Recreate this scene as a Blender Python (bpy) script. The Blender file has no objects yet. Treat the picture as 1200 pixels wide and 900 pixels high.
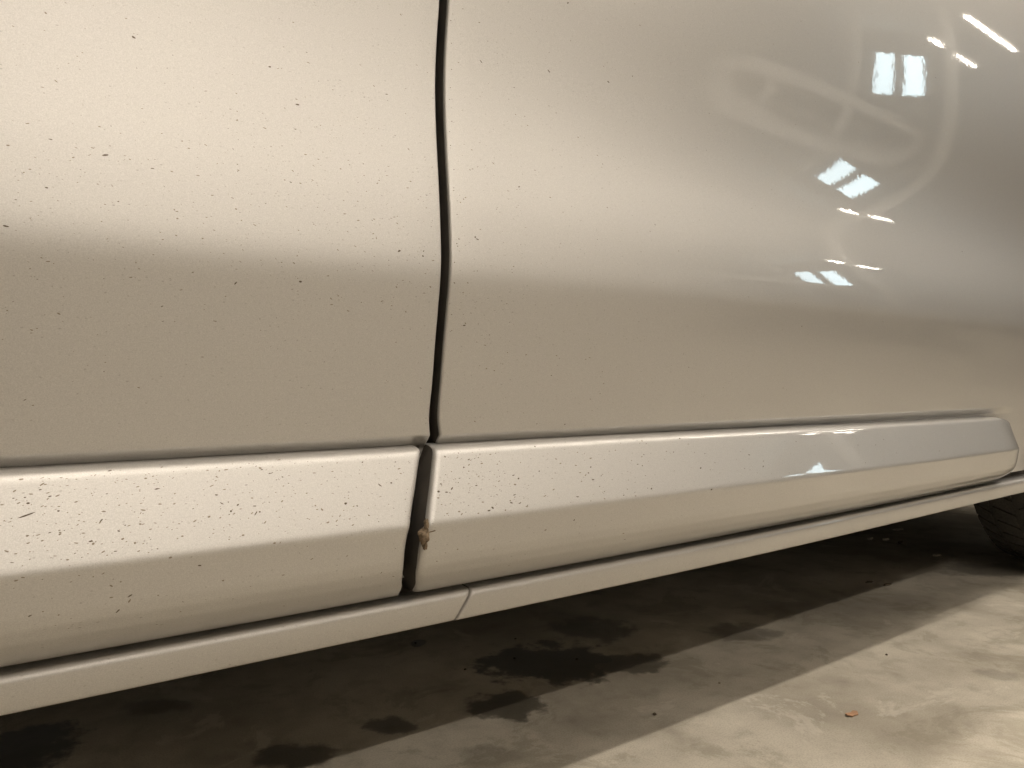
import bpy, math, random
import numpy as np
from mathutils import Vector, noise as mnoise

R = math.radians
scene = bpy.context.scene
COL = scene.collection

# ------------------------------------------------------------------ camera, world, exposure
CAM = np.array([0.0, 0.0, 0.40])
YAW = R(35.5)                       # turned away from the car side's normal, towards the front wheel
PITCH = R(-0.32)
cam_d = bpy.data.cameras.new('camera')
cam = bpy.data.objects.new('camera', cam_d)
COL.objects.link(cam)
cam.location = CAM
cam.rotation_euler = (math.pi / 2 + PITCH, 0, -YAW)
cam_d.sensor_width = 36.0
cam_d.lens = 27.0
cam_d.clip_start = 0.02
cam_d.clip_end = 200
scene.camera = cam

world = bpy.data.worlds.new('World')
scene.world = world
world.use_nodes = True
world.node_tree.nodes['Background'].inputs[0].default_value = (0.62, 0.56, 0.47, 1)
world.node_tree.nodes['Background'].inputs[1].default_value = 0.30

scene.view_settings.view_transform = 'Standard'
scene.view_settings.look = 'None'
scene.view_settings.gamma = 1
scene.view_settings.exposure = 0.22
scene.cycles.max_bounces = 5
scene.cycles.glossy_bounces = 4
scene.cycles.sample_clamp_indirect = 6

TUBE_POWER = 100.0                   # emission of the fluorescent tubes
TUBE_COLOUR = (1.0, 0.905, 0.785)

# MATH-BEGIN  ------------------------------------------------------ shape of the car's side
def smooth01(t):
    t = np.clip(t, 0, 1)
    return t * t * (3 - 2 * t)

ZT = np.arange(0.20, 1.16, 0.0005)
def _alpha(tab, sigma):
    tab = sorted(tab)
    a = np.interp(ZT, [t[0] for t in tab], [t[1] for t in tab])
    n = int(3 * sigma / 0.0005)
    k = np.exp(-0.5 * (np.arange(-n, n + 1) * 0.0005 / sigma) ** 2)
    k /= k.sum()
    return np.convolve(np.pad(a, n, mode='edge'), k, mode='valid')
# facing angle (degrees, + is upwards) against height; one profile for the clean front part, one for the rear
A_RIGHT = _alpha([(1.15, 5), (1.0, 0), (.9, -4), (.806, -7), (.739, -8), (.70, -5.2), (.667, -1), (.630, 5.2), (.590, 12), (.555, 12.5),
                  (.527, 8.5), (.512, 5.7), (.498, 4), (.4895, -1), (.481, -9), (.42, -9), (.37, -9), (.30, -9)], 0.0018)
A_LEFT = _alpha([(1.15, 5), (1.0, 0), (.85, -4), (.74, -3), (.68, 1.5), (.62, 7), (.56, 10.5), (.503, 9.5), (.489, 5), (.479, -2),
                 (.469, -8.5), (.42, -9), (.37, -9), (.30, -9)], 0.003)
_curl = smooth01((.3560 - ZT) / .0025) * 43                         # the skin tucks in sharply above the moulding
def _integ(a):
    g = np.concatenate([[0], np.cumsum(np.tan(np.radians(a[1:] + a[:-1]) / 2) * 0.0005)])
    return g - np.interp(0.49, ZT, g)
G_PLAIN = _integ(A_RIGHT)                                           # ahead of the moulding there is no tuck
A_RIGHT = A_RIGHT - _curl
A_LEFT = A_LEFT - _curl
below = ZT < 0.3440
A_RIGHT[below] = 0; A_LEFT[below] = 0
G_RIGHT, G_LEFT = _integ(A_RIGHT), _integ(A_LEFT)
Y0 = 0.530
def plan(x):                         # the side's slight curve seen from above
    x = np.asarray(x, float)
    return 0.012 * (x - 0.3) ** 2
def S(x, z):
    x = np.asarray(x, float); z = np.asarray(z, float)
    w = smooth01((x - 0.05) / 0.85)
    e = smooth01((x - 1.36) / 0.09)
    return Y0 + plan(x) + w * ((1 - e) * np.interp(z, ZT, G_RIGHT) + e * np.interp(z, ZT, G_PLAIN)) + (1 - w) * np.interp(z, ZT, G_LEFT)
YB = float(S(0.3, 0.366)) - Y0       # recess of the skin just above the moulding
def base(x):
    return Y0 + plan(x) + YB
_cy, _sy = math.cos(YAW), math.sin(YAW)
def ray(px, py):                     # photo pixel (1200 x 900) -> direction
    r, u, f = (px - 600) / 900.0, (450 - py) / 900.0, 1.0
    f, u = f * math.cos(PITCH) - u * math.sin(PITCH), u * math.cos(PITCH) + f * math.sin(PITCH)
    return np.array([f * _sy + r * _cy, f * _cy - r * _sy, u])
def hit(px, py, surf):               # meets a surface y = surf(x, z)
    d = ray(px, py); y = Y0
    for _ in range(40):
        p = CAM + d * (y / d[1])
        y = 0.5 * y + 0.5 * float(surf(p[0], p[2]))
    return CAM + d * (y / d[1])
def ground(px, py, z=0.0):
    d = ray(px, py)
    return CAM + d * ((z - CAM[2]) / d[2])
# MATH-END

def spline(pts, sigma):
    pts = sorted(pts)
    g = np.arange(0.18, 1.16, 0.001)
    zs = [p[0] for p in pts]; xs = [p[1] for p in pts]
    a = np.interp(g, zs, xs)
    s0 = (xs[1] - xs[0]) / (zs[1] - zs[0]); s1 = (xs[-1] - xs[-2]) / (zs[-1] - zs[-2])
    a = np.where(g < zs[0], xs[0] + (g - zs[0]) * s0, a)
    a = np.where(g > zs[-1], xs[-1] + (g - zs[-1]) * s1, a)
    n = int(3 * sigma / 0.001)
    k = np.exp(-0.5 * (np.arange(-n, n + 1) * 0.001 / sigma) ** 2); k /= k.sum()
    a = np.convolve(np.pad(a, n, mode='reflect', reflect_type='odd'), k, mode='valid')
    return lambda z: np.interp(z, g, a)

# ------------------------------------------------------------------ materials
def mat(name):
    m = bpy.data.materials.new(name); m.use_nodes = True
    nt = m.node_tree
    return m, nt, nt.nodes['Principled BSDF']
def node(nt, kind, **kw):
    n = nt.nodes.new(kind)
    for k, v in kw.items():
        if k.startswith('i_'):
            key = k[2:]
            n.inputs[int(key) if key.isdigit() else key.replace('_', ' ')].default_value = v
        else:
            setattr(n, k, v)
    return n
def mathn(nt, op, a, b=None, c=None, clamp=False):
    n = nt.nodes.new('ShaderNodeMath'); n.operation = op; n.use_clamp = clamp
    for i, v in enumerate((a, b, c)):
        if v is None: continue
        if isinstance(v, (int, float)): n.inputs[i].default_value = v
        else: nt.links.new(v, n.inputs[i])
    return n.outputs[0]
def maprange(nt, v, a, b, c, d, smooth=True):
    n = nt.nodes.new('ShaderNodeMapRange')
    n.interpolation_type = 'SMOOTHSTEP' if smooth else 'LINEAR'
    nt.links.new(v, n.inputs[0])
    for i, q in enumerate((a, b, c, d)): n.inputs[i + 1].default_value = q
    return n.outputs[0]
def mixc(nt, f, a, b, mode='MIX'):
    n = nt.nodes.new('ShaderNodeMix'); n.data_type = 'RGBA'; n.blend_type = mode
    if isinstance(f, (int, float)): n.inputs[0].default_value = f
    else: nt.links.new(f, n.inputs[0])
    for i, v in ((6, a), (7, b)):
        if isinstance(v, tuple): n.inputs[i].default_value = (*v, 1) if len(v) == 3 else v
        else: nt.links.new(v, n.inputs[i])
    return n.outputs[2]

def paint(name, rough=0.44):
    m, nt, b = mat(name)
    L = nt.links.new
    tc = node(nt, 'ShaderNodeTexCoord')
    P = tc.outputs['Object']
    sep = node(nt, 'ShaderNodeSeparateXYZ'); L(P, sep.inputs[0])
    # metallic flake: tiny lightness differences
    fl = node(nt, 'ShaderNodeTexNoise', i_Scale=1400.0, i_Detail=2.0); L(P, fl.inputs['Vector'])
    fv = maprange(nt, fl.outputs['Fac'], .3, .7, .90, 1.09, False)
    # road film: patchy dust, thicker towards the rear of the car
    nz = node(nt, 'ShaderNodeTexNoise', i_Scale=5.0, i_Detail=5.0, i_Roughness=.6); L(P, nz.inputs['Vector'])
    xs = mathn(nt, 'ADD', sep.outputs[0], mathn(nt, 'MULTIPLY', mathn(nt, 'SUBTRACT', nz.outputs['Fac'], .5), .25))
    film = maprange(nt, xs, .36, .88, 1.0, 0.0)
    # fine faint spatter
    mp = node(nt, 'ShaderNodeMapping'); mp.inputs['Scale'].default_value = (1, 1, 1.9); L(P, mp.inputs[0])
    vo = node(nt, 'ShaderNodeTexVoronoi', i_Scale=210.0, i_Randomness=1.0); L(mp.outputs[0], vo.inputs['Vector'])
    sp1 = maprange(nt, vo.outputs['Distance'], .10, .24, 1, 0)
    rs = node(nt, 'ShaderNodeSeparateColor'); L(vo.outputs['Color'], rs.inputs[0])
    sp = mathn(nt, 'MULTIPLY', sp1, mathn(nt, 'MULTIPLY', mathn(nt, 'GREATER_THAN', rs.outputs[0], .80), rs.outputs[1]))
    amt = maprange(nt, xs, .35, 1.0, .34, .04)
    sp = mathn(nt, 'MULTIPLY', sp, amt)
    basec = mixc(nt, 1.0, (.60, .585, .565), fv, 'MULTIPLY')
    cl = node(nt, 'ShaderNodeCombineColor')
    for i in range(3): L(fv, cl.inputs[i])
    basec = mixc(nt, 1.0, (.60, .59, .575), cl.outputs[0], 'MULTIPLY')
    basec = mixc(nt, mathn(nt, 'MULTIPLY', film, .10), basec, (.36, .30, .22))
    basec = mixc(nt, sp, basec, (.10, .075, .05))
    L(basec, b.inputs['Base Color'])
    b.inputs['Metallic'].default_value = .74
    L(mathn(nt, 'ADD', mathn(nt, 'MULTIPLY', film, .10), rough), b.inputs['Roughness'])
    L(maprange(nt, film, 0, 1, 1.0, 0.0, False), b.inputs['Coat Weight'])
    b.inputs['Coat Roughness'].default_value = .028
    b.inputs['Coat IOR'].default_value = 1.65
    op = node(nt, 'ShaderNodeTexNoise', i_Scale=330.0, i_Detail=2.0); L(P, op.inputs['Vector'])
    op2 = node(nt, 'ShaderNodeTexNoise', i_Scale=130.0, i_Detail=1.0); L(P, op2.inputs['Vector'])
    bp = node(nt, 'ShaderNodeBump', i_Strength=.06, i_Distance=.0004); L(op2.outputs['Fac'], bp.inputs['Height'])
    L(bp.outputs[0], b.inputs['Coat Normal'])
    bp2 = node(nt, 'ShaderNodeBump', i_Strength=.10, i_Distance=.0004); L(op.outputs['Fac'], bp2.inputs['Height'])
    L(bp2.outputs[0], b.inputs['Normal'])
    return m
M_PAINT = paint('silver_paint')
M_MOULD = paint('silver_moulding_paint', .42)

def simple(name, col, rough=.6, metal=0.0, bump=None, var=0.0):
    m, nt, b = mat(name)
    b.inputs['Base Color'].default_value = (*col, 1)
    b.inputs['Roughness'].default_value = rough
    b.inputs['Metallic'].default_value = metal
    if bump or var:
        tc = node(nt, 'ShaderNodeTexCoord')
        n = node(nt, 'ShaderNodeTexNoise', i_Scale=(bump or (40, 0))[0], i_Detail=5.0)
        nt.links.new(tc.outputs['Object'], n.inputs['Vector'])
        if bump:
            bp = node(nt, 'ShaderNodeBump', i_Strength=.5, i_Distance=bump[1])
            nt.links.new(n.outputs['Fac'], bp.inputs['Height']); nt.links.new(bp.outputs[0], b.inputs['Normal'])
        if var:
            f = maprange(nt, n.outputs['Fac'], .3, .7, 1 - var, 1 + var, False)
            cl = node(nt, 'ShaderNodeCombineColor')
            for i in range(3): nt.links.new(f, cl.inputs[i])
            nt.links.new(mixc(nt, 1.0, col, cl.outputs[0], 'MULTIPLY'), b.inputs['Base Color'])
    return m
M_RUBBER = simple('black_rubber', (.030, .026, .022), .7, bump=(180, .0006), var=.3)
M_SEAL_DARK = simple('seal_and_gap_dark', (.055, .047, .038), .95, var=.3)
M_TYRE = simple('tyre_rubber', (.040, .036, .030), .75, bump=(260, .0005), var=.35)
M_RIM = simple('wheel_metal', (.35, .35, .34), .4, .9)
M_MUD = simple('dried_mud', (.17, .125, .08), .9, bump=(500, .0015), var=.5)
M_SPECK = simple('dirt_speck', (.11, .085, .058), .9)
M_SPECK2 = simple('faint_dirt_speck', (.24, .20, .15), .9)
M_LEAF = simple('dry_leaf', (.50, .29, .17), .7, var=.3)
M_GRIT = simple('grit', (.30, .26, .20), .9, var=.4)
M_FLAKE = simple('pale_flake', (.62, .58, .50), .8, bump=(200, .002), var=.4)
M_STEEL = simple('painted_steel', (.05, .05, .055), .5, var=.1)
M_WALL = simple('wall_paint', (.58, .55, .50), .85, var=.08)
M_WALLD = simple('dark_wall_paint', (.15, .14, .13), .85, var=.08)
M_WHITE = simple('white_paint', (.72, .70, .66), .6)
M_CEIL = simple('ceiling_paint', (.55, .52, .47), .9, var=.06)
M_VAN = simple('van_paint', (.66, .64, .61), .4, .15)
M_TAIL = simple('tail_light_plastic', (.25, .03, .03), .2)
M_TINT = bpy.data.materials.new('tinted_glass'); M_TINT.use_nodes = True
_nt = M_TINT.node_tree; _nt.nodes.clear()
_t = _nt.nodes.new('ShaderNodeBsdfTransparent'); _t.inputs[0].default_value = (.78, .80, .79, 1)
_g = _nt.nodes.new('ShaderNodeBsdfGlossy'); _g.inputs['Roughness'].default_value = .02
_fr = _nt.nodes.new('ShaderNodeFresnel'); _mx = _nt.nodes.new('ShaderNodeMixShader'); _o = _nt.nodes.new('ShaderNodeOutputMaterial')
_nt.links.new(_fr.outputs[0], _mx.inputs[0]); _nt.links.new(_t.outputs[0], _mx.inputs[1]); _nt.links.new(_g.outputs[0], _mx.inputs[2])
_nt.links.new(_mx.outputs[0], _o.inputs[0])

def emit(name, col, s):
    m = bpy.data.materials.new(name); m.use_nodes = True
    nt = m.node_tree; nt.nodes.clear()
    e = nt.nodes.new('ShaderNodeEmission'); o = nt.nodes.new('ShaderNodeOutputMaterial')
    e.inputs[0].default_value = (*col, 1); e.inputs[1].default_value = s
    nt.links.new(e.outputs[0], o.inputs[0]); return m

# ------------------------------------------------------------------ helpers
def mesh_obj(name, verts, faces, material, parent=None, smooth=True):
    me = bpy.data.meshes.new(name)
    me.from_pydata([tuple(map(float, v)) for v in verts], [], [tuple(int(i) for i in f) for f in faces])
    me.validate(); me.update()
    if smooth:
        me.polygons.foreach_set('use_smooth', [True] * len(me.polygons))
    me.materials.append(material)
    o = bpy.data.objects.new(name, me)
    COL.objects.link(o)
    if parent is not None:
        put(o, parent)
    return o
def put(o, parent):                  # child built in world coordinates
    o.parent = parent
    bpy.context.view_layer.update()
    o.matrix_parent_inverse = parent.matrix_world.inverted()
def thing(name, label, cat, loc, group=None):
    o = bpy.data.objects.new(name, None); COL.objects.link(o)
    o.location = loc; o['label'] = label; o['category'] = cat
    if group: o['group'] = group
    return o
def tag(o, label, cat, group=None):
    o['label'] = label; o['category'] = cat
    if group: o['group'] = group
    return o
def grid_faces(nr, nc, off=0, flip=False):
    f = []
    for r in range(nr - 1):
        for c in range(nc - 1):
            a = off + r * nc + c
            q = (a, a + 1, a + nc + 1, a + nc)
            f.append(q[::-1] if flip else q)
    return f
class MB:
    def __init__(s): s.v = []; s.f = []
    def box(s, a, b):
        o = len(s.v)
        for z in (a[2], b[2]):
            for y in (a[1], b[1]):
                for x in (a[0], b[0]): s.v.append((x, y, z))
        s.f += [tuple(o + i for i in q) for q in ((0,2,3,1),(4,5,7,6),(0,1,5,4),(2,6,7,3),(0,4,6,2),(1,3,7,5))]
        return s
    def prism(s, poly, axis, a, b):          # polygon in the two other axes, pushed along one
        o = len(s.v); n = len(poly)
        for t in (a, b):
            for p in poly:
                q = list(p); q.insert(axis, t); s.v.append(tuple(q))
        s.f.append(tuple(range(o, o + n))); s.f.append(tuple(range(o + 2 * n - 1, o + n - 1, -1)))
        for i in range(n):
            j = (i + 1) % n; s.f.append((o + i, o + n + i, o + n + j, o + j))
        return s
    def tube(s, a, b, r, n=10):
        a = Vector(a); b = Vector(b); d = (b - a).normalized()
        u = d.orthogonal().normalized(); w = d.cross(u); o = len(s.v)
        for p in (a, b):
            for i in range(n):
                t = 2 * math.pi * i / n; s.v.append(tuple(p + (u * math.cos(t) + w * math.sin(t)) * r))
        for i in range(n):
            j = (i + 1) % n; s.f.append((o + i, o + j, o + n + j, o + n + i))
        s.f.append(tuple(range(o + n - 1, o - 1, -1))); s.f.append(tuple(range(o + n, o + 2 * n)))
        return s
    def build(s, name, m, parent=None, smooth=False):
        o = mesh_obj(name, s.v, s.f, m, parent, smooth)
        import bmesh
        bm = bmesh.new(); bm.from_mesh(o.data); bmesh.ops.recalc_face_normals(bm, faces=bm.faces); bm.to_mesh(o.data); bm.free()
        return o

# ------------------------------------------------------------------ floor
STAINS_AND_SHADE = []     # (px, py, half-width px, half-height px, amount) in the photograph, laid on the floor
def floor_material():
    m, nt, b = mat('stained_concrete')
    L = nt.links.new
    tc = node(nt, 'ShaderNodeTexCoord'); P = tc.outputs['Object']
    n1 = node(nt, 'ShaderNodeTexNoise', i_Scale=3.2, i_Detail=8.0, i_Roughness=.62); L(P, n1.inputs['Vector'])
    n2 = node(nt, 'ShaderNodeTexNoise', i_Scale=22.0, i_Detail=6.0, i_Roughness=.6); L(P, n2.inputs['Vector'])
    n3 = node(nt, 'ShaderNodeTexNoise', i_Scale=520.0, i_Detail=3.0); L(P, n3.inputs['Vector'])
    c = mixc(nt, maprange(nt, n1.outputs['Fac'], .34, .68, 0, 1), (.37, .335, .275), (.60, .555, .47))
    c = mixc(nt, maprange(nt, n2.outputs['Fac'], .45, .80, 0, .45), c, (.20, .175, .135))
    c = mixc(nt, maprange(nt, n3.outputs['Fac'], .40, .70, 0, .30), c, (.22, .195, .155))
    n4 = node(nt, 'ShaderNodeTexNoise', i_Scale=7.0, i_Detail=10.0, i_Roughness=.72, i_Distortion=.6); L(P, n4.inputs['Vector'])
    c = mixc(nt, maprange(nt, n4.outputs['Fac'], .535, .60, 0, .42), c, (.25, .225, .17))
    c = mixc(nt, maprange(nt, n4.outputs['Fac'], .42, .36, 0, .40), c, (.66, .62, .54))
    # small blotches
    vo = node(nt, 'ShaderNodeTexVoronoi', i_Scale=9.0); 
    dist = node(nt, 'ShaderNodeVectorMath', operation='MULTIPLY_ADD')
    nd = node(nt, 'ShaderNodeTexNoise', i_Scale=30.0, i_Detail=4.0); L(P, nd.inputs['Vector'])
    L(nd.outputs['Color'], dist.inputs[0]); dist.inputs[1].default_value = (.05, .05, 0); L(P, dist.inputs[2])
    L(dist.outputs[0], vo.inputs['Vector'])
    sc_ = node(nt, 'ShaderNodeSeparateColor'); L(vo.outputs['Color'], sc_.inputs[0])
    bl = mathn(nt, 'MULTIPLY', maprange(nt, vo.outputs['Distance'], .04, .34, 1, 0), mathn(nt, 'GREATER_THAN', sc_.outputs[0], .5))
    c = mixc(nt, mathn(nt, 'MULTIPLY', bl, mathn(nt, 'MULTIPLY', sc_.outputs[1], .4)), c, (.15, .135, .095))
    # spilled wet patches and painted shade at the tyre's foot: warped ellipses
    wet = None
    wn = node(nt, 'ShaderNodeTexNoise', i_Scale=24.0, i_Detail=7.0, i_Roughness=.62); L(P, wn.inputs['Vector'])
    wv = mathn(nt, 'MULTIPLY', mathn(nt, 'SUBTRACT', wn.outputs['Fac'], .5), 2.4)
    for (cx, cy, ax, ay, ang, amt, soft) in STAINS_AND_SHADE:
        mp = node(nt, 'ShaderNodeMapping', vector_type='TEXTURE')
        mp.inputs['Location'].default_value = (cx, cy, 0); mp.inputs['Rotation'].default_value = (0, 0, ang)
        mp.inputs['Scale'].default_value = (ax, ay, 1)
        L(P, mp.inputs[0])
        ln = node(nt, 'ShaderNodeVectorMath', operation='LENGTH'); L(mp.outputs[0], ln.inputs[0])
        d = mathn(nt, 'ADD', ln.outputs['Value'], wv)
        w = maprange(nt, d, 1 - soft, 1 + soft, amt, 0)
        wet = w if wet is None else mathn(nt, 'MAXIMUM', wet, w)
    if wet is not None:
        c = mixc(nt, wet, c, (.042, .036, .024))
        L(maprange(nt, wet, 0, .9, .82, .34), b.inputs['Roughness'])
    L(c, b.inputs['Base Color'])
    b.inputs['Specular IOR Level'].default_value = .3
    h = mathn(nt, 'ADD', mathn(nt, 'MULTIPLY', n3.outputs['Fac'], .35), n2.outputs['Fac'])
    bp = node(nt, 'ShaderNodeBump', i_Strength=.35, i_Distance=.002); L(h, bp.inputs['Height'])
    L(bp.outputs[0], b.inputs['Normal'])
    return m
def stain_and_shade(px, py, wpx, hpx, amt=.8, soft=.12):
    c = ground(px, py); e = ground(px + wpx, py); f = ground(px, py + hpx)
    v = e - c
    STAINS_AND_SHADE.append((c[0], c[1], float(np.hypot(*v[:2])), max(.01, abs((f - c) @ np.array([-v[1], v[0], 0])) / np.hypot(*v[:2])),
                   math.atan2(v[1], v[0]), amt, soft))
for a in ((640, 776, 78, 24, .85, .16), (692, 738, 46, 13, .6, .25), (592, 826, 44, 16, .8, .2), (20, 880, 60, 34, .85, .2),
          (460, 848, 28, 10, .7, .25), (345, 886, 40, 14, .7, .25), (872, 741, 40, 9, .5, .3), (490, 754, 9, 4, .8, .25),
          (730, 778, 50, 12, .7, .2), (180, 828, 40, 8, .35, .35), (1172, 668, 60, 8, .55, .35),  # last in this row paints the shade at the tyre's foot
          (1165, 790, 26, 7, .3, .3), (570, 885, 46, 12, .22, .3), (700, 850, 90, 14, .14, .5), (1000, 712, 90, 10, .2, .5)):
    stain_and_shade(*a)
FM = floor_material()
fl = mesh_obj('floor', [(-7, -7, 0), (14, -7, 0), (14, 7, 0), (-7, 7, 0)], [(0, 1, 2, 3)], FM, None, False)
fl['kind'] = 'structure'

# ------------------------------------------------------------------ the car
car = thing('parked_car', 'silver car seen close at its lower doors, body moulding and sill, spattered with dirt', 'car', (0.6, 1.3, 0))

# gap between the doors, read off the photograph's two gap edges
GL = [(517.5, -60), (517, 0), (513.5, 50), (511.8, 100), (513, 150), (516, 210), (518, 260), (519, 295), (518, 325), (515.5, 360), (512, 400), (508.5, 450), (504, 490), (499.5, 523)]
GR = [(526, -60), (525.5, 0), (522, 50), (520.3, 100), (521.5, 150), (524.5, 210), (526.8, 260), (527.8, 295), (526.8, 325), (524, 360), (520.5, 400), (516.5, 450), (513, 490), (509.5, 523)]
XL = spline([(p[2], p[0]) for p in (hit(a - .7, b, S) for a, b in GL)], .006)
XR = spline([(p[2], p[0]) for p in (hit(a + .7, b, S) for a, b in GR)], .006)
X_REAR, X_HINGE = -0.80, 1.570

ROWS = np.unique(np.round(np.concatenate([np.arange(.238, .340, .008), np.arange(.340, .372, .0008), np.arange(.372, .470, .006),
                                          np.arange(.470, .530, .0025), np.arange(.530, 1.13, .006)]), 5))
HEM = [(.0006, .030), (0.0, .0030), (.0002, .0016), (.0007, .0007), (.0014, .0002), (.0026, 0.0)]
def door_skin(name, edge, sgn, far, parent, edge_far=None):
    n = 44
    nr, V = len(ROWS), []
    for z in ROWS:
        x0 = float(edge(z)); x1 = far
        ts = [(x0 + sgn * t, d) for t, d in HEM]
        xa = x0 + sgn * .0026
        xb = x1 - sgn * .0026
        for i in range(1, n):
            ts.append((xa + (xb - xa) * i / n, 0.0))
        ts += [(x1 - sgn * t, d) for t, d in HEM[::-1]]
        for x, d in ts:
            V.append((x, float(S(x, z)) + d, z))
    nc = n - 1 + 2 * len(HEM)
    o = mesh_obj(name, V, grid_faces(nr, nc, 0, sgn < 0), M_PAINT, parent)
    o.data.materials.append(M_SEAL_DARK)                 # the flange gets the seal's dark colour, keeping the gap dark
    for i, p in enumerate(o.data.polygons):
        if i % (nc - 1) in (0, nc - 2): p.material_index = 1
    return o
rear_door = door_skin('rear_door', XL, -1, X_REAR, car)
front_door = door_skin('front_door', XR, +1, X_HINGE, car)
rear_door['label'] = 'rear door skin, duller with road film and spatter'
front_door['label'] = 'front door skin, glossier towards the wheel with reflections of lamps and windows'

# mouldings -------------------------------------------------------
Z_TOP, Z_CR, Z_BOT = .3460, .2880, .2270
_sec = [(.222, -.016), (.2255, -.012), (.2285, -.007), (.2325, .0005), (.238, .0090), (.245, .0160), (.254, .0214), (.262, .0238), (.2852, .0280), (.288, .0284),
        (.2912, .0274), (.3398, .0074), (.3425, .0056), (.3442, .0030), (.3454, -.0010), (.3465, -.010), (.356, -.03)]
_pz = np.array([a for a, b in _sec]); _po = np.array([b for a, b in _sec])
def mould_off(z):
    return np.interp(z, _pz, _po)
_gz = np.arange(.222, .356, .0002)
_k = np.exp(-0.5 * (np.arange(-18, 19) * .0002 / .0009) ** 2); _k /= _k.sum()
_gp = np.convolve(np.pad(mould_off(_gz), 18, mode='edge'), _k, mode='valid')
def mould(x, z): return base(x) - np.interp(z, _gz, _gp)
ML = [(494.5, 533), (492, 550), (488.5, 575), (484, 602), (480, 625), (476, 650), (472, 680), (470, 697)]
MR = [(510.5, 530), (508.5, 550), (506, 575), (502.5, 602), (497.5, 625), (493, 650), (489, 675), (486.5, 695)]
XML = spline([(p[2], p[0]) for p in (hit(a, b, mould) for a, b in ML)], .005)
XMR = spline([(p[2], p[0]) for p in (hit(a, b, mould) for a, b in MR)], .005)
def moulding(name, parent, edge, sgn, far, rounded):
    T = np.unique(np.concatenate([np.linspace(0, .03, 7), np.linspace(.03, .97, 80), np.linspace(.97, 1, 7)]))
    ss = np.concatenate([[0, .0006, .0014, .0026, .0042, .006, .009], np.linspace(.02, 1, 40)])
    V = []
    cols = []
    Lfull = abs(far - float(edge(.29)))
    end = [(Lfull - d) for d in (.14, .12, .10, .085, .07, .058, .048, .038, .030, .022, .016, .011, .007, .004, .0015, 0)]
    us = [u for u in (list(ss[:7]) + list(np.linspace(.02, Lfull - .16, 44)))] + end
    for u in us:
        # rounded far end: the outline narrows along an ellipse
        q = max(0.0, 1 - (Lfull - u) / .085) if rounded else 0.0
        rise = .0065 * (u / Lfull) ** 2 if rounded else 0.0
        zt = Z_TOP - .006 * smooth01(u / Lfull) * (1 if rounded else 0) - .022 * (1 - math.sqrt(max(0, 1 - q * q)))
        zb = Z_BOT - .002 + rise + .015 * (1 - math.sqrt(max(0, 1 - q ** 2.2)))
        row = []
        for t in T:
            z = zb + (zt - zb) * t
            zq = (Z_BOT - .002) + (Z_TOP - Z_BOT + .002) * t      # where on the section
            x = float(edge(z)) + sgn * u
            if u > .3: x = float(edge(.29)) + sgn * u
            elif u > .1:
                w = smooth01((u - .1) / .2); x = (1 - w) * x + w * (float(edge(.29)) + sgn * u)
            off = float(np.interp(zq, _gz, _gp))
            r = .0050                                               # rounded edge at the door gap
            if u < r: off -= r * (1 - math.sqrt(1 - ((r - u) / r) ** 2))
            if rounded:
                e = max(0.0, 1 - (Lfull - u) / .075)
                off = off * (1 - .45 * e ** 1.5 - .55 * e ** 6) - .012 * (e ** 8)
            row.append((x, float(base(x)) - off, z))
        # return to the door behind along top and bottom
        first = [(row[0][0], row[0][1] + .018, row[0][2] + .003)]
        last = [(row[-1][0], row[-1][1] + .012, row[-1][2] + .001)]
        cols.append(first + row + last)
    cols.insert(0, [(x, y + .022, z) for x, y, z in cols[0]])
    n = len(cols[0])
    for c in cols: V += c
    o = mesh_obj(name, V, grid_faces(len(cols), n, 0, sgn > 0), M_MOULD, parent)
    o.data.materials.append(M_SEAL_DARK)
    for i in range(n - 1): o.data.polygons[i].material_index = 1  # the return at the gap is coloured dark as well
    return o
m1 = moulding('side_moulding', rear_door, XML, -1, X_REAR + .01, False)
m2 = moulding('side_moulding', front_door, XMR, +1, 1.435, True)
m1['label'] = 'wide ridged moulding on the rear door, thick with dirt specks'
m2['label'] = 'wide ridged moulding on the front door with a rounded end by the wheel'

# sill ------------------------------------------------------------
SP = [(.060, .2232), (.020, .2228), (.0075, .2222), (.0048, .2210), (.0032, .2190), (.0026, .2165), (.0036, .2080), (.0052, .2000), (.0062, .1978), (.0090, .1966), (.030, .1960), (.30, .1960)]
XJ = float(hit(551, 712, lambda x, z: base(x) + .007)[0])
def sill(name, x0, x1, lip=0.0):
    V = []; xs = np.concatenate([[x0, x0, x0 + .0012], np.linspace(x0 + .004, x1 - .004, 110), [x1 - .0012, x1, x1]])
    lean = lambda x: .004
    for i, x in enumerate(xs):
        dep = .004 if i in (0, len(xs) - 1) else (.0007 if i in (1, len(xs) - 2) else 0)
        up = .006 * smooth01((x - .6) / .9) - .0014
        for d, z in SP:
            xx = x
            xx = x - (.219 - z) * .62 * max(0.0, 1 - abs(x - XJ) / .06)      # the joint leans
            V.append((xx, float(base(x)) + .004 + d + dep - lip, z + up))
    return mesh_obj(name, V, grid_faces(len(xs), len(SP), 0, False), M_PAINT, car)
s1 = sill('sill', -0.9, XJ - .0008)
s2 = sill('sill', XJ + .0008, 1.60, .0008)

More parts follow.
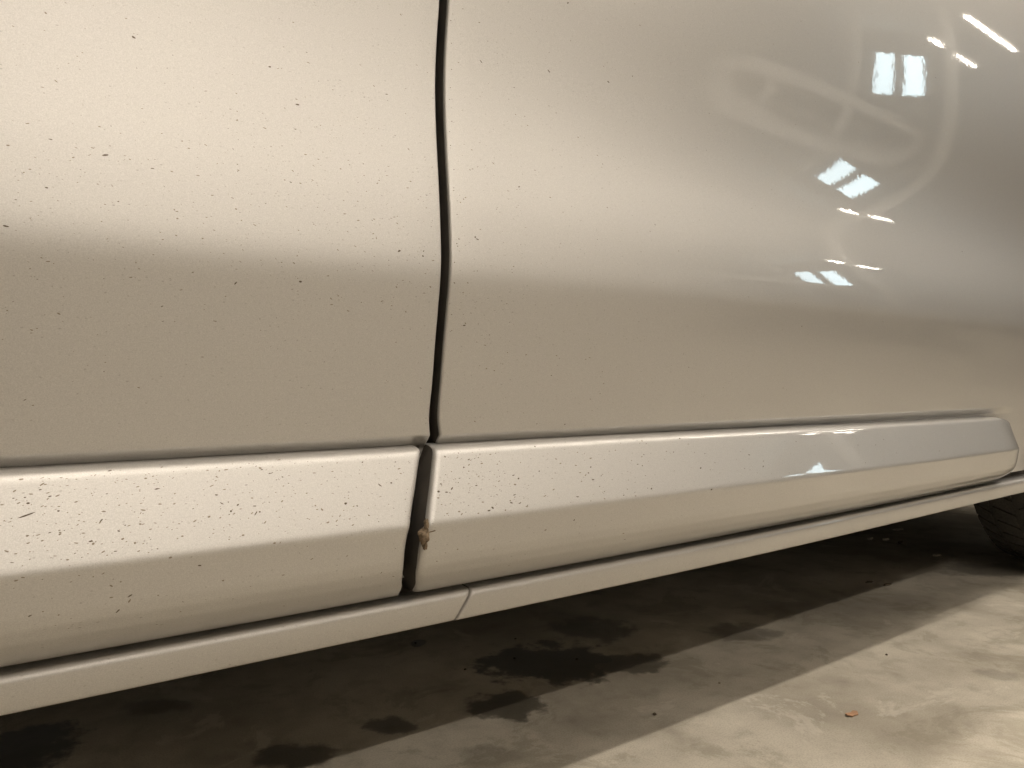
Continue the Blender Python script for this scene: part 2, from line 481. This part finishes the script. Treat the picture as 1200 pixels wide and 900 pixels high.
# dark inside of the gaps, floor pan, added closed box stopping light from above
V = []
ys = []
zs = np.concatenate([np.linspace(.205, .34, 8), np.linspace(.35, 1.12, 40)])
xs = np.linspace(X_REAR - .05, 1.59, 40)
for x in xs:
    for z in zs:
        yy = float(max(S(x, max(z, .36)), base(x))) + (.030 if z > .25 else .030)
        V.append((x, yy, z))
shell = mesh_obj('door_frame', V, grid_faces(len(xs), len(zs), 0, False), M_SEAL_DARK, car)
mb = MB().box((-1.0, .60, .1975), (2.6, 2.10, .235)).box((-1.0, .64, 1.100), (1.5, 2.10, .985)).box((-1.0, 2.08, .235), (2.6, 2.10, 1.100)).box((1.60, .80, .235), (1.63, 2.08, 1.100)).box((-1.0, .66, .235), (-.97, 2.08, 1.100))  # floor pan plus added top, side and ends that block light
mb.build('underbody_light_block', M_SEAL_DARK, car)

# front wing with its wheel arch
WX, WZ, WR = 1.945, .300, .300
V = []; F = []
def wing_y(x, z): return float(S(x, np.clip(z, .37, 1.12)))
arch = .352
nrow = 26; cols = np.concatenate([[1.5735, 1.5735, 1.5755], np.linspace(1.58, 2.55, 60)])
for ci, x in enumerate(cols):
    zl = .232
    if abs(x - WX) < arch: zl = max(zl, WZ + math.sqrt(arch ** 2 - (x - WX) ** 2))
    for r in range(nrow):
        z = zl + (1.12 - zl) * r / (nrow - 1)
        y = wing_y(x, z) + (.02 if ci == 0 else 0) + (.0012 if ci == 1 else 0)
        V.append((x, y, z))
mesh_obj('front_wing', V, grid_faces(len(cols), nrow, 0, False), M_PAINT, car)

# front wheel
wheel = bpy.data.objects.new('front_wheel', None); COL.objects.link(wheel)
wheel.location = Vector((WX, .66, WZ)) - Vector(car.location); wheel.parent = car
TY0, TY1 = .560, .750
def tyre_profile():
    return [(TY0 + .030, .195), (TY0 + .008, .225), (TY0, .250), (TY0 + .003, .275), (TY0 + .012, .290), (TY0 + .024, .297), (TY0 + .05, .2995),
            (TY1 - .05, .2995), (TY1 - .024, .297), (TY1 - .012, .290), (TY1 - .003, .275), (TY1, .250), (TY1 - .008, .225), (TY1 - .030, .195)]
pr = tyre_profile(); V = []; NS = 120
for i in range(NS):
    t = 2 * math.pi * i / NS
    for y, r in pr: V.append((WX + r * math.cos(t), y, WZ + r * math.sin(t)))
F = []
n = len(pr)
for i in range(NS):
    for k in range(n):
        a = i * n + k; b = i * n + (k + 1) % n; c = ((i + 1) % NS) * n + (k + 1) % n; d = ((i + 1) % NS) * n + k
        F.append((a, b, c, d))
tyre = mesh_obj('tyre', V, F, M_TYRE, wheel)
# tread: raised blocks with slanted sipes and three circumferential grooves
tv, tf = [], []
lanes = [(TY0 + .014, TY0 + .046), (TY0 + .053, TY0 + .091), (TY1 - .091, TY1 - .053), (TY1 - .046, TY1 - .014)]
NB = 52
for li, (ya, yb) in enumerate(lanes):
    for i in range(NB):
        t0 = 2 * math.pi * (i + .10) / NB; t1 = 2 * math.pi * (i + .90) / NB
        sl = (.5 if li < 2 else -.5) * 2 * math.pi / NB
        o = len(tv)
        for rr, sh in ((.290, 0), (.3030, .0012)):
            for y, tt in ((ya, 0), (yb, sl)):
                for t in (t0, t1):
                    edge_drop = .006 if (li == 0 and y == ya) or (li == 3 and y == yb) else 0
                    r = rr - (edge_drop if rr > .29 else 0)
                    tv.append((WX + r * math.cos(t + tt), y, WZ - .003 + .003 + r * math.sin(t + tt)))
        tf += [tuple(o + k for k in q) for q in ((0,1,3,2),(4,6,7,5),(0,4,5,1),(2,3,7,6),(0,2,6,4),(1,5,7,3))]
tb = mesh_obj('tread', tv, tf, M_TYRE, wheel, False)
for o in (tyre, tb): o.data.transform(__import__('mathutils').Matrix.Translation((0, 0, .003)))
mb = MB(); mb.tube((WX, TY0 + .04, WZ + .003), (WX, TY1 - .04, WZ + .003), .205, 48)
mb.build('rim', M_RIM, wheel, False)

# dried mud lump caught on the moulding's edge
def lump(name, centre, rad, seed, m, parent, rough=.35, sub=3):
    import bmesh
    bm = bmesh.new(); bmesh.ops.create_icosphere(bm, subdivisions=sub, radius=1)
    for v in bm.verts:
        d = 1 + rough * mnoise.noise(v.co * 1.7 + Vector((seed, seed * .3, 0))) + rough * .5 * mnoise.noise(v.co * 4 + Vector((0, seed, 0)))
        v.co = Vector((v.co.x * rad[0] * d, v.co.y * rad[1] * d, v.co.z * rad[2] * d)) + Vector(centre)
    me = bpy.data.meshes.new(name); bm.to_mesh(me); bm.free()
    me.polygons.foreach_set('use_smooth', [True] * len(me.polygons))
    me.materials.append(m)
    o = bpy.data.objects.new(name, me); COL.objects.link(o)
    if parent is not None: put(o, parent)
    return o
def mpt(px, py, out=0.0):
    p = hit(px, py, mould); return (p[0], p[1] - out, p[2])
mud = [lump('mud_lump', mpt(496, 628, .001), (.0042, .004, .0058), 3.1, M_MUD, m2, .5),
       lump('mud_lump', mpt(499, 615, .001), (.0018, .002, .0048), 7.7, M_MUD, m2, .5),
       lump('mud_lump', mpt(497, 637, .001), (.0016, .002, .0050), 1.3, M_MUD, m2, .5)]
p, q = mpt(500, 624, .001), mpt(508, 621, .003)
MB().tube(p, q, .0005, 6).build('mud_lump', M_MUD, m2)
p = hit(490, 523.5, S)
lump('dark_notch', (p[0] - .002, p[1] + .001, p[2]), (.0035, .003, .0016), 2, M_SEAL_DARK, rear_door, .15)  # dark lump drawing the small black notch beside the gap

# dirt specks -------------------------------------------------------
rng = random.Random(5)
def speck_mesh(name, items, surf, m, parent):
    V, F = [], []
    for (x, z, a, b, ang, h) in items:
        e = .0008
        y = float(surf(x, z)); sx = (float(surf(x + e, z)) - y) / e; sz = (float(surf(x, z + e)) - y) / e
        nrm = Vector((sx, -1, sz)).normalized()
        U = Vector((1, sx, 0)).normalized(); W = nrm.cross(U)
        if W.z < 0: W = -W
        ca, sa = math.cos(ang), math.sin(ang)
        A = U * ca + W * sa; B = -U * sa + W * ca
        o = len(V); c = Vector((x, y, z)); k = 7
        for i in range(k):
            t = 2 * math.pi * i / k; r = rng.uniform(.75, 1.2)
            V.append(c + A * (a * r * math.cos(t)) + B * (b * r * math.sin(t)) + nrm * .00002)
        V.append(c + nrm * h)
        for i in range(k): F.append((o + i, o + (i + 1) % k, o + k))
    o = mesh_obj(name, V, F, m, parent); o['kind'] = 'stuff'
    return o
def pix_specks(n, region, surf, size, lean=0.15, dens=None, elong=(1.2, 4.0), ok=None):
    out = []
    tries = 0
    while len(out) < n and tries < n * 30:
        tries += 1
        px = rng.uniform(region[0], region[2]); py = rng.uniform(region[1], region[3])
        if dens and rng.random() > dens(px, py): continue
        p = hit(px, py, surf)
        if ok and not ok(p[0], p[2]): continue
        s = size[0] * (size[1] / size[0]) ** (rng.random() ** 2.6)
        e = rng.uniform(*elong)
        out.append((p[0], p[2], s * math.sqrt(e), s / math.sqrt(e), rng.gauss(lean, .35), .35 * s / math.sqrt(e)))
    return out
okR = lambda x, z: x < float(XL(z)) - .006
okF = lambda x, z: x > float(XR(z)) + .004
okMR = lambda x, z: x < float(XML(z)) - .006 and .236 < z < .343
okMF = lambda x, z: x > float(XMR(z)) + .006 and .24 < z < .341 and x < 1.36
lo = lambda px, py: math.exp(-((py - 240) / 120) ** 2) * (.35 + .65 * smooth01((px - 200) / 250)) + .06
dark, faint = [], []
a = pix_specks(75, (0, 20, 512, 480), S, (.0003, .0011), -.1, lo, ok=okR)
b = pix_specks(700, (0, 0, 512, 480), S, (.00025, .0007), -.1, lo, ok=okR)
speck_mesh('dirt_specks', a, S, M_SPECK, rear_door); speck_mesh('dirt_specks', b, S, M_SPECK2, rear_door)
near = lambda px, py: .9 * math.exp(-(px - 525) / 130) * (.3 + .7 * math.exp(-((py - 290) / 160) ** 2)) + .05
a = pix_specks(75, (524, 0, 1150, 500), S, (.0003, .0010), -.1, near, ok=okF)
a += [(float(XR(z)) + rng.uniform(.003, .007), z, .0006, .0004, .3, .0003) for z in np.linspace(.47, .70, 16) + np.array([rng.uniform(-.01, .01) for _ in range(16)])]
b = pix_specks(420, (524, 0, 1150, 500), S, (.00025, .0007), -.1, near, ok=okF)
speck_mesh('dirt_specks', a, S, M_SPECK, front_door); speck_mesh('dirt_specks', b, S, M_SPECK2, front_door)
ub = lambda px, py: 1.0 if py < 667 - .125 * px else .10
a = pix_specks(120, (-40, 535, 492, 740), mould, (.0003, .0011), .12, ub, ok=okMR)
b = pix_specks(420, (-40, 535, 492, 740), mould, (.0003, .0009), .12, ub, ok=okMR)
a += [(mpt(31, 604)[0], mpt(31, 604)[2], .0045, .0005, .32, .0003)]
speck_mesh('dirt_specks', a, mould, M_SPECK, m1); speck_mesh('dirt_specks', b, mould, M_SPECK2, m1)
fb = lambda px, py: (1.0 if py < 662 - .105 * px else .06) * (.12 + .88 * math.exp(-(px - 510) / 150))
a = pix_specks(85, (508, 510, 1150, 690), mould, (.0004, .0011), .15, fb, ok=okMF)
b = pix_specks(300, (508, 510, 1150, 690), mould, (.0003, .0009), .15, fb, ok=okMF)
speck_mesh('dirt_specks', a, mould, M_SPECK, m2); speck_mesh('dirt_specks', b, mould, M_SPECK2, m2)

# ------------------------------------------------------------------ small things on the floor
def on_floor(px, py): 
    p = ground(px, py); return (p[0], p[1])
x, y = on_floor(998, 838)
import bmesh
V = []; 
outline = [(-1, -.1), (-.6, -.62), (0, -.5), (.5, -.75), (1, -.2), (.85, .45), (.2, .4), (-.4, .7), (-.9, .4)]
for hgt in (.0006, .0016):
    for u, v in outline:
        V.append((x + u * .0095, y + v * .0075, hgt + .0015 * u * u))
n = len(outline)
F = [tuple(range(n))[::-1], tuple(range(n, 2 * n))] + [(i, (i + 1) % n, n + (i + 1) % n, n + i) for i in range(n)]
tag(mesh_obj('dry_leaf', V, F, M_LEAF, None, False), 'small orange-brown dry leaf scrap lying on the bright concrete', 'leaf')

crumbs = [(1019, 683, .011, .003, .0022, 'longer dark crumb lying at the edge of the shadow, away from the tyre'),
          (1040, 686, .011, .0028, .0022, 'longer dark crumb lying at the edge of the shadow, on the tyre side'),
          (767, 838, .0022, .0022, .0016, 'single small black pebble on the half-shaded concrete'),
          (843, 801, .0016, .0016, .0012, 'pale tiny grit grain on the half-shaded concrete'),
          (1039, 768, .0016, .0016, .0014, 'tiny black grit grain on the bright concrete past the shadow edge'),
          (1052, 621, .022, .010, .0015, 'pale flat paint flake near the sill in the shadow'),
          (1098, 651, .010, .007, .0015, 'rounded pale flake alone in the shadow before the tyre'),
          (1020, 632, .010, .004, .003, 'pale chip with a dark rim, at the end of the row of chips'),
          (1038, 633, .012, .004, .003, 'pale chip in the middle of the row of chips'),
          (1055, 637, .009, .004, .004, 'dark chip in the row of chips, on the tyre side'),
          (1187, 652, .009, .006, .006, 'pale pebble lying against the foot of the tyre')]
for i, (px, py, a_, b_, h_, lab) in enumerate(crumbs):
    gx, gy = on_floor(px, py)
    o = lump('pebble', (0, 0, 0), (a_, b_, h_), 11 + i, [M_SPECK, M_SPECK, M_SPECK, M_GRIT, M_SPECK, M_FLAKE, M_FLAKE, M_FLAKE, M_FLAKE, M_SPECK, M_GRIT][i], None, .45, 2)
    o.location = (gx, gy, h_ * .8); o.rotation_euler.z = -.2
    tag(o, lab, 'pebble', 'grit on the floor')

M_WATER = simple('water', (.05, .04, .03), .03)
for px, py in ((545, 785), (604, 749), (603, 772), (487, 754), (676, 773)):
    gx, gy = on_floor(px, py)
    o = lump('water_droplet', (0, 0, 0), (.0022, .0018, .0013), px, M_WATER, None, .25, 2)
    o.location = (gx, gy, .0008)
    tag(o, 'tiny glistening water droplet on the wet stained floor in the shadow', 'water droplet', 'droplets on the wet floor')

# ------------------------------------------------------------------ ceiling tubes
M_TUBE = emit('lit_tube', TUBE_COLOUR, TUBE_POWER)
M_TUBE3 = emit('far_lit_tube', TUBE_COLOUR, TUBE_POWER * .5)
M_TUBE_ADDED = emit('added_dim_tube', TUBE_COLOUR, TUBE_POWER * .6)
def tube_lamp(x, y, z, length, label, m=M_TUBE, w=.05):
    t = thing('fluorescent_lamp', label, 'lamp', (x, y, z), 'fluorescent lamps under the ceiling')
    MB().box((x - length / 2 - .03, y - .05, z + .022), (x + length / 2 + .03, y + .05, z + .075)).build('housing', M_WHITE, t)
    MB().tube((x - length / 2, y, z), (x + length / 2, y, z), w / 2, 12).build('tube', m, t, True)
    return t
LZ = 2.92
tube_lamp(0.0, -.38, LZ, 1.5, 'lit fluorescent tube over the aisle beside the car doors')
tube_lamp(2.4, -.38, LZ, 1.5, 'lit fluorescent tube over the aisle beside the front wheel')
tube_lamp(4.4, -.60, LZ, 1.5, 'added fluorescent tube brightening the second silver car and the floor by the wheel', M_TUBE_ADDED)  # added lamp: lifts the second car's side and the floor near the wheel
tube_lamp(0.2, -2.38, LZ, 1.5, 'lit fluorescent tube farther out from the car, opposite the doors')
tube_lamp(2.0, -2.38, LZ, 1.5, 'added dimmer fluorescent tube farther out, brightening the doors around their gap', M_TUBE_ADDED)  # added lamp: carries the bright area on the doors across the gap
tube_lamp(7.55, -2.45, LZ, 1.0, 'lit fluorescent tube before the wall with the daylight window', M_TUBE3, .03)
tube_lamp(6.7, -1.60, LZ, 1.0, 'lit fluorescent tube past the front of the second silver car', M_TUBE3, .035)
tube_lamp(1.0, .75, LZ, 1.5, 'lit fluorescent tube straight above the silver car')

# ------------------------------------------------------------------ the hall as the paint mirrors it
def slab(name, a, b, m):
    o = MB().box(a, b).build(name, m); o['kind'] = 'structure'; return o
slab('ceiling', (-6, -5.6, 3.50), (8.8, 6.5, 3.60), M_CEIL)
slab('wall_side', (-6, -5.8, 0), (8.8, -5.6, 3.499), M_WALL)
WX0 = 8.6
wy = (-4.10, -3.34); wz = (2.50, 3.20)
for i, (a_, b_) in enumerate((((WX0, -5.6, 0), (WX0 + .2, wy[0], 3.499)), ((WX0, wy[1], 0), (WX0 + .2, 6.5, 3.499)),
                              ((WX0, wy[0], 0), (WX0 + .2, wy[1], wz[0])), ((WX0, wy[0], wz[1]), (WX0 + .2, wy[1], 3.499)))):
    slab('wall_end', a_, b_, M_WALLD)
win = thing('daylight_window', 'small two-pane window with bright daylight high in the end wall', 'window', (WX0 + .06, (wy[0] + wy[1]) / 2, wz[0]))
MB().box((WX0 + .03, wy[0], wz[0]), (WX0 + .09, wy[1], wz[0] + .03)).box((WX0 + .03, wy[0], wz[1] - .03), (WX0 + .09, wy[1], wz[1])).box((WX0 + .03, wy[0], wz[0] + .03), (WX0 + .09, wy[0] + .03, wz[1] - .03)).box((WX0 + .03, wy[1] - .03, wz[0] + .03), (WX0 + .09, wy[1], wz[1] - .03)).box((WX0 + .03, -3.785, wz[0] + .03), (WX0 + .09, -3.655, wz[1] - .03)).build('frame', M_STEEL, win)
M_DAY = emit('daylight_pane', (.74, .93, 1.0), 5.5)
for a_, b_ in ((wy[0] + .03, -3.785), (-3.655, wy[1] - .03)):
    MB().box((WX0 + .055, a_, wz[0] + .03), (WX0 + .065, b_, wz[1] - .03)).build('pane', M_DAY, win)

for yy, lab in ((-3.27, 'white steel column beside the daylight window'), (-2.18, 'white steel column between the window and the far lamps')):
    t = thing('steel_column', lab, 'column', (6.9, yy, 0), 'columns before the end wall')
    MB().box((6.87, yy - .055, .012), (6.93, yy + .055, 3.499)).build('shaft', M_WHITE, t)
    MB().box((6.80, yy - .12, 0), (7.0, yy + .12, .0115)).build('foot_plate', M_STEEL, t)

# ------------------------------------------------------------------ second silver car parked beyond the aisle (seen mirrored in the paint)
van = thing('silver_hatchback', 'second silver car parked across the aisle, mirrored in the front door paint', 'car', (4.6, -2.1, 0))
VY, VW, VX0, VX1 = -1.25, 1.70, 2.45, 6.3
def vsec(z):   # how far the side leans in
    return .03 * ((z - .72) / .4) ** 2 if z < .95 else .010 + .30 * (z - .95)
def van_part(name, outline, m, side=0, thick=.05, n=9, parent=None):
    # outline(t) -> (x_rear, x_front, z), t from 0 at the bottom to 1 at the top
    rows = [outline(t) for t in np.linspace(0, 1, n)]
    V, F = [], []
    for (xa, xb, z) in rows:
        yo = VY - vsec(z)
        yi = (VY - VW + vsec(z)) if side == 0 else yo - thick
        if side == 2: yo, yi = 2 * VY - VW - yi, 2 * VY - VW - yo
        V += [(xa, yo, z), (xb, yo, z), (xb, yi, z), (xa, yi, z)]
    for i in range(n - 1):
        for k in range(4):
            F.append((4 * i + k, 4 * i + (k + 1) % 4, 4 * i + 4 + (k + 1) % 4, 4 * i + 4 + k))
    F += [(3, 2, 1, 0), (4 * n - 4, 4 * n - 3, 4 * n - 2, 4 * n - 1)]
    o = mesh_obj(name, V, F, m, parent or van, False)
    return o
lerp = lambda a, b, t: a + (b - a) * t
van_part('lower_body', lambda t: (VX0 + .10 * (1 - math.sin(math.pi * min(1, .25 + .75 * t))), VX1 - .12 * abs(t - .4), lerp(.24, .93, t)), M_VAN, 0, 0, 12)
van_part('roof', lambda t: (lerp(2.72, 2.95, t), lerp(4.85, 4.6, t), lerp(1.36, 1.45, t)), M_VAN)
zb, zt = .931, 1.359
edges = [(2.50, 2.70, 2.62, 2.86), (3.02, 3.12, 3.12, 3.20), (3.86, 3.94, 3.90, 3.98), (5.35, 5.45, 4.72, 4.84)]   # pillars: foot rear/front, head rear/front
for sd in (1, 2):
    for (a0, a1, b0, b1) in edges:
        van_part('pillar', lambda t: (lerp(a0, b0, t), lerp(a1, b1, t), lerp(zb, zt, t)), M_VAN, sd)
    for p_, q_ in zip(edges[:-1], edges[1:]):
        van_part('window_pane', lambda t: (lerp(p_[1], p_[3], t) + .001, lerp(q_[0], q_[2], t) - .001, lerp(zb + .001, zt - .001, t)), M_TINT, sd, .006, 3)
for wx in (3.02, 5.55):
    for wy_ in (VY - .012, VY - VW + .20):
        w_ = MB().tube((wx, wy_, .30), (wx, wy_ - .185, .30), .30, 36).build('wheel', M_TYRE, van)
        MB().tube((wx, wy_ + .006, .30), (wx, wy_ - .18, .30), .19, 24).build('rim', M_RIM, w_)
MB().box((VX0 - .06, VY - VW + .06, .34), (VX0 + .02, VY - .06, .58)).build('bumper', M_VAN, van)
MB().box((VX0 - .01, VY - .24, .70), (VX0 + .06, VY - .035, .90)).build('tail_light', M_TAIL, van)
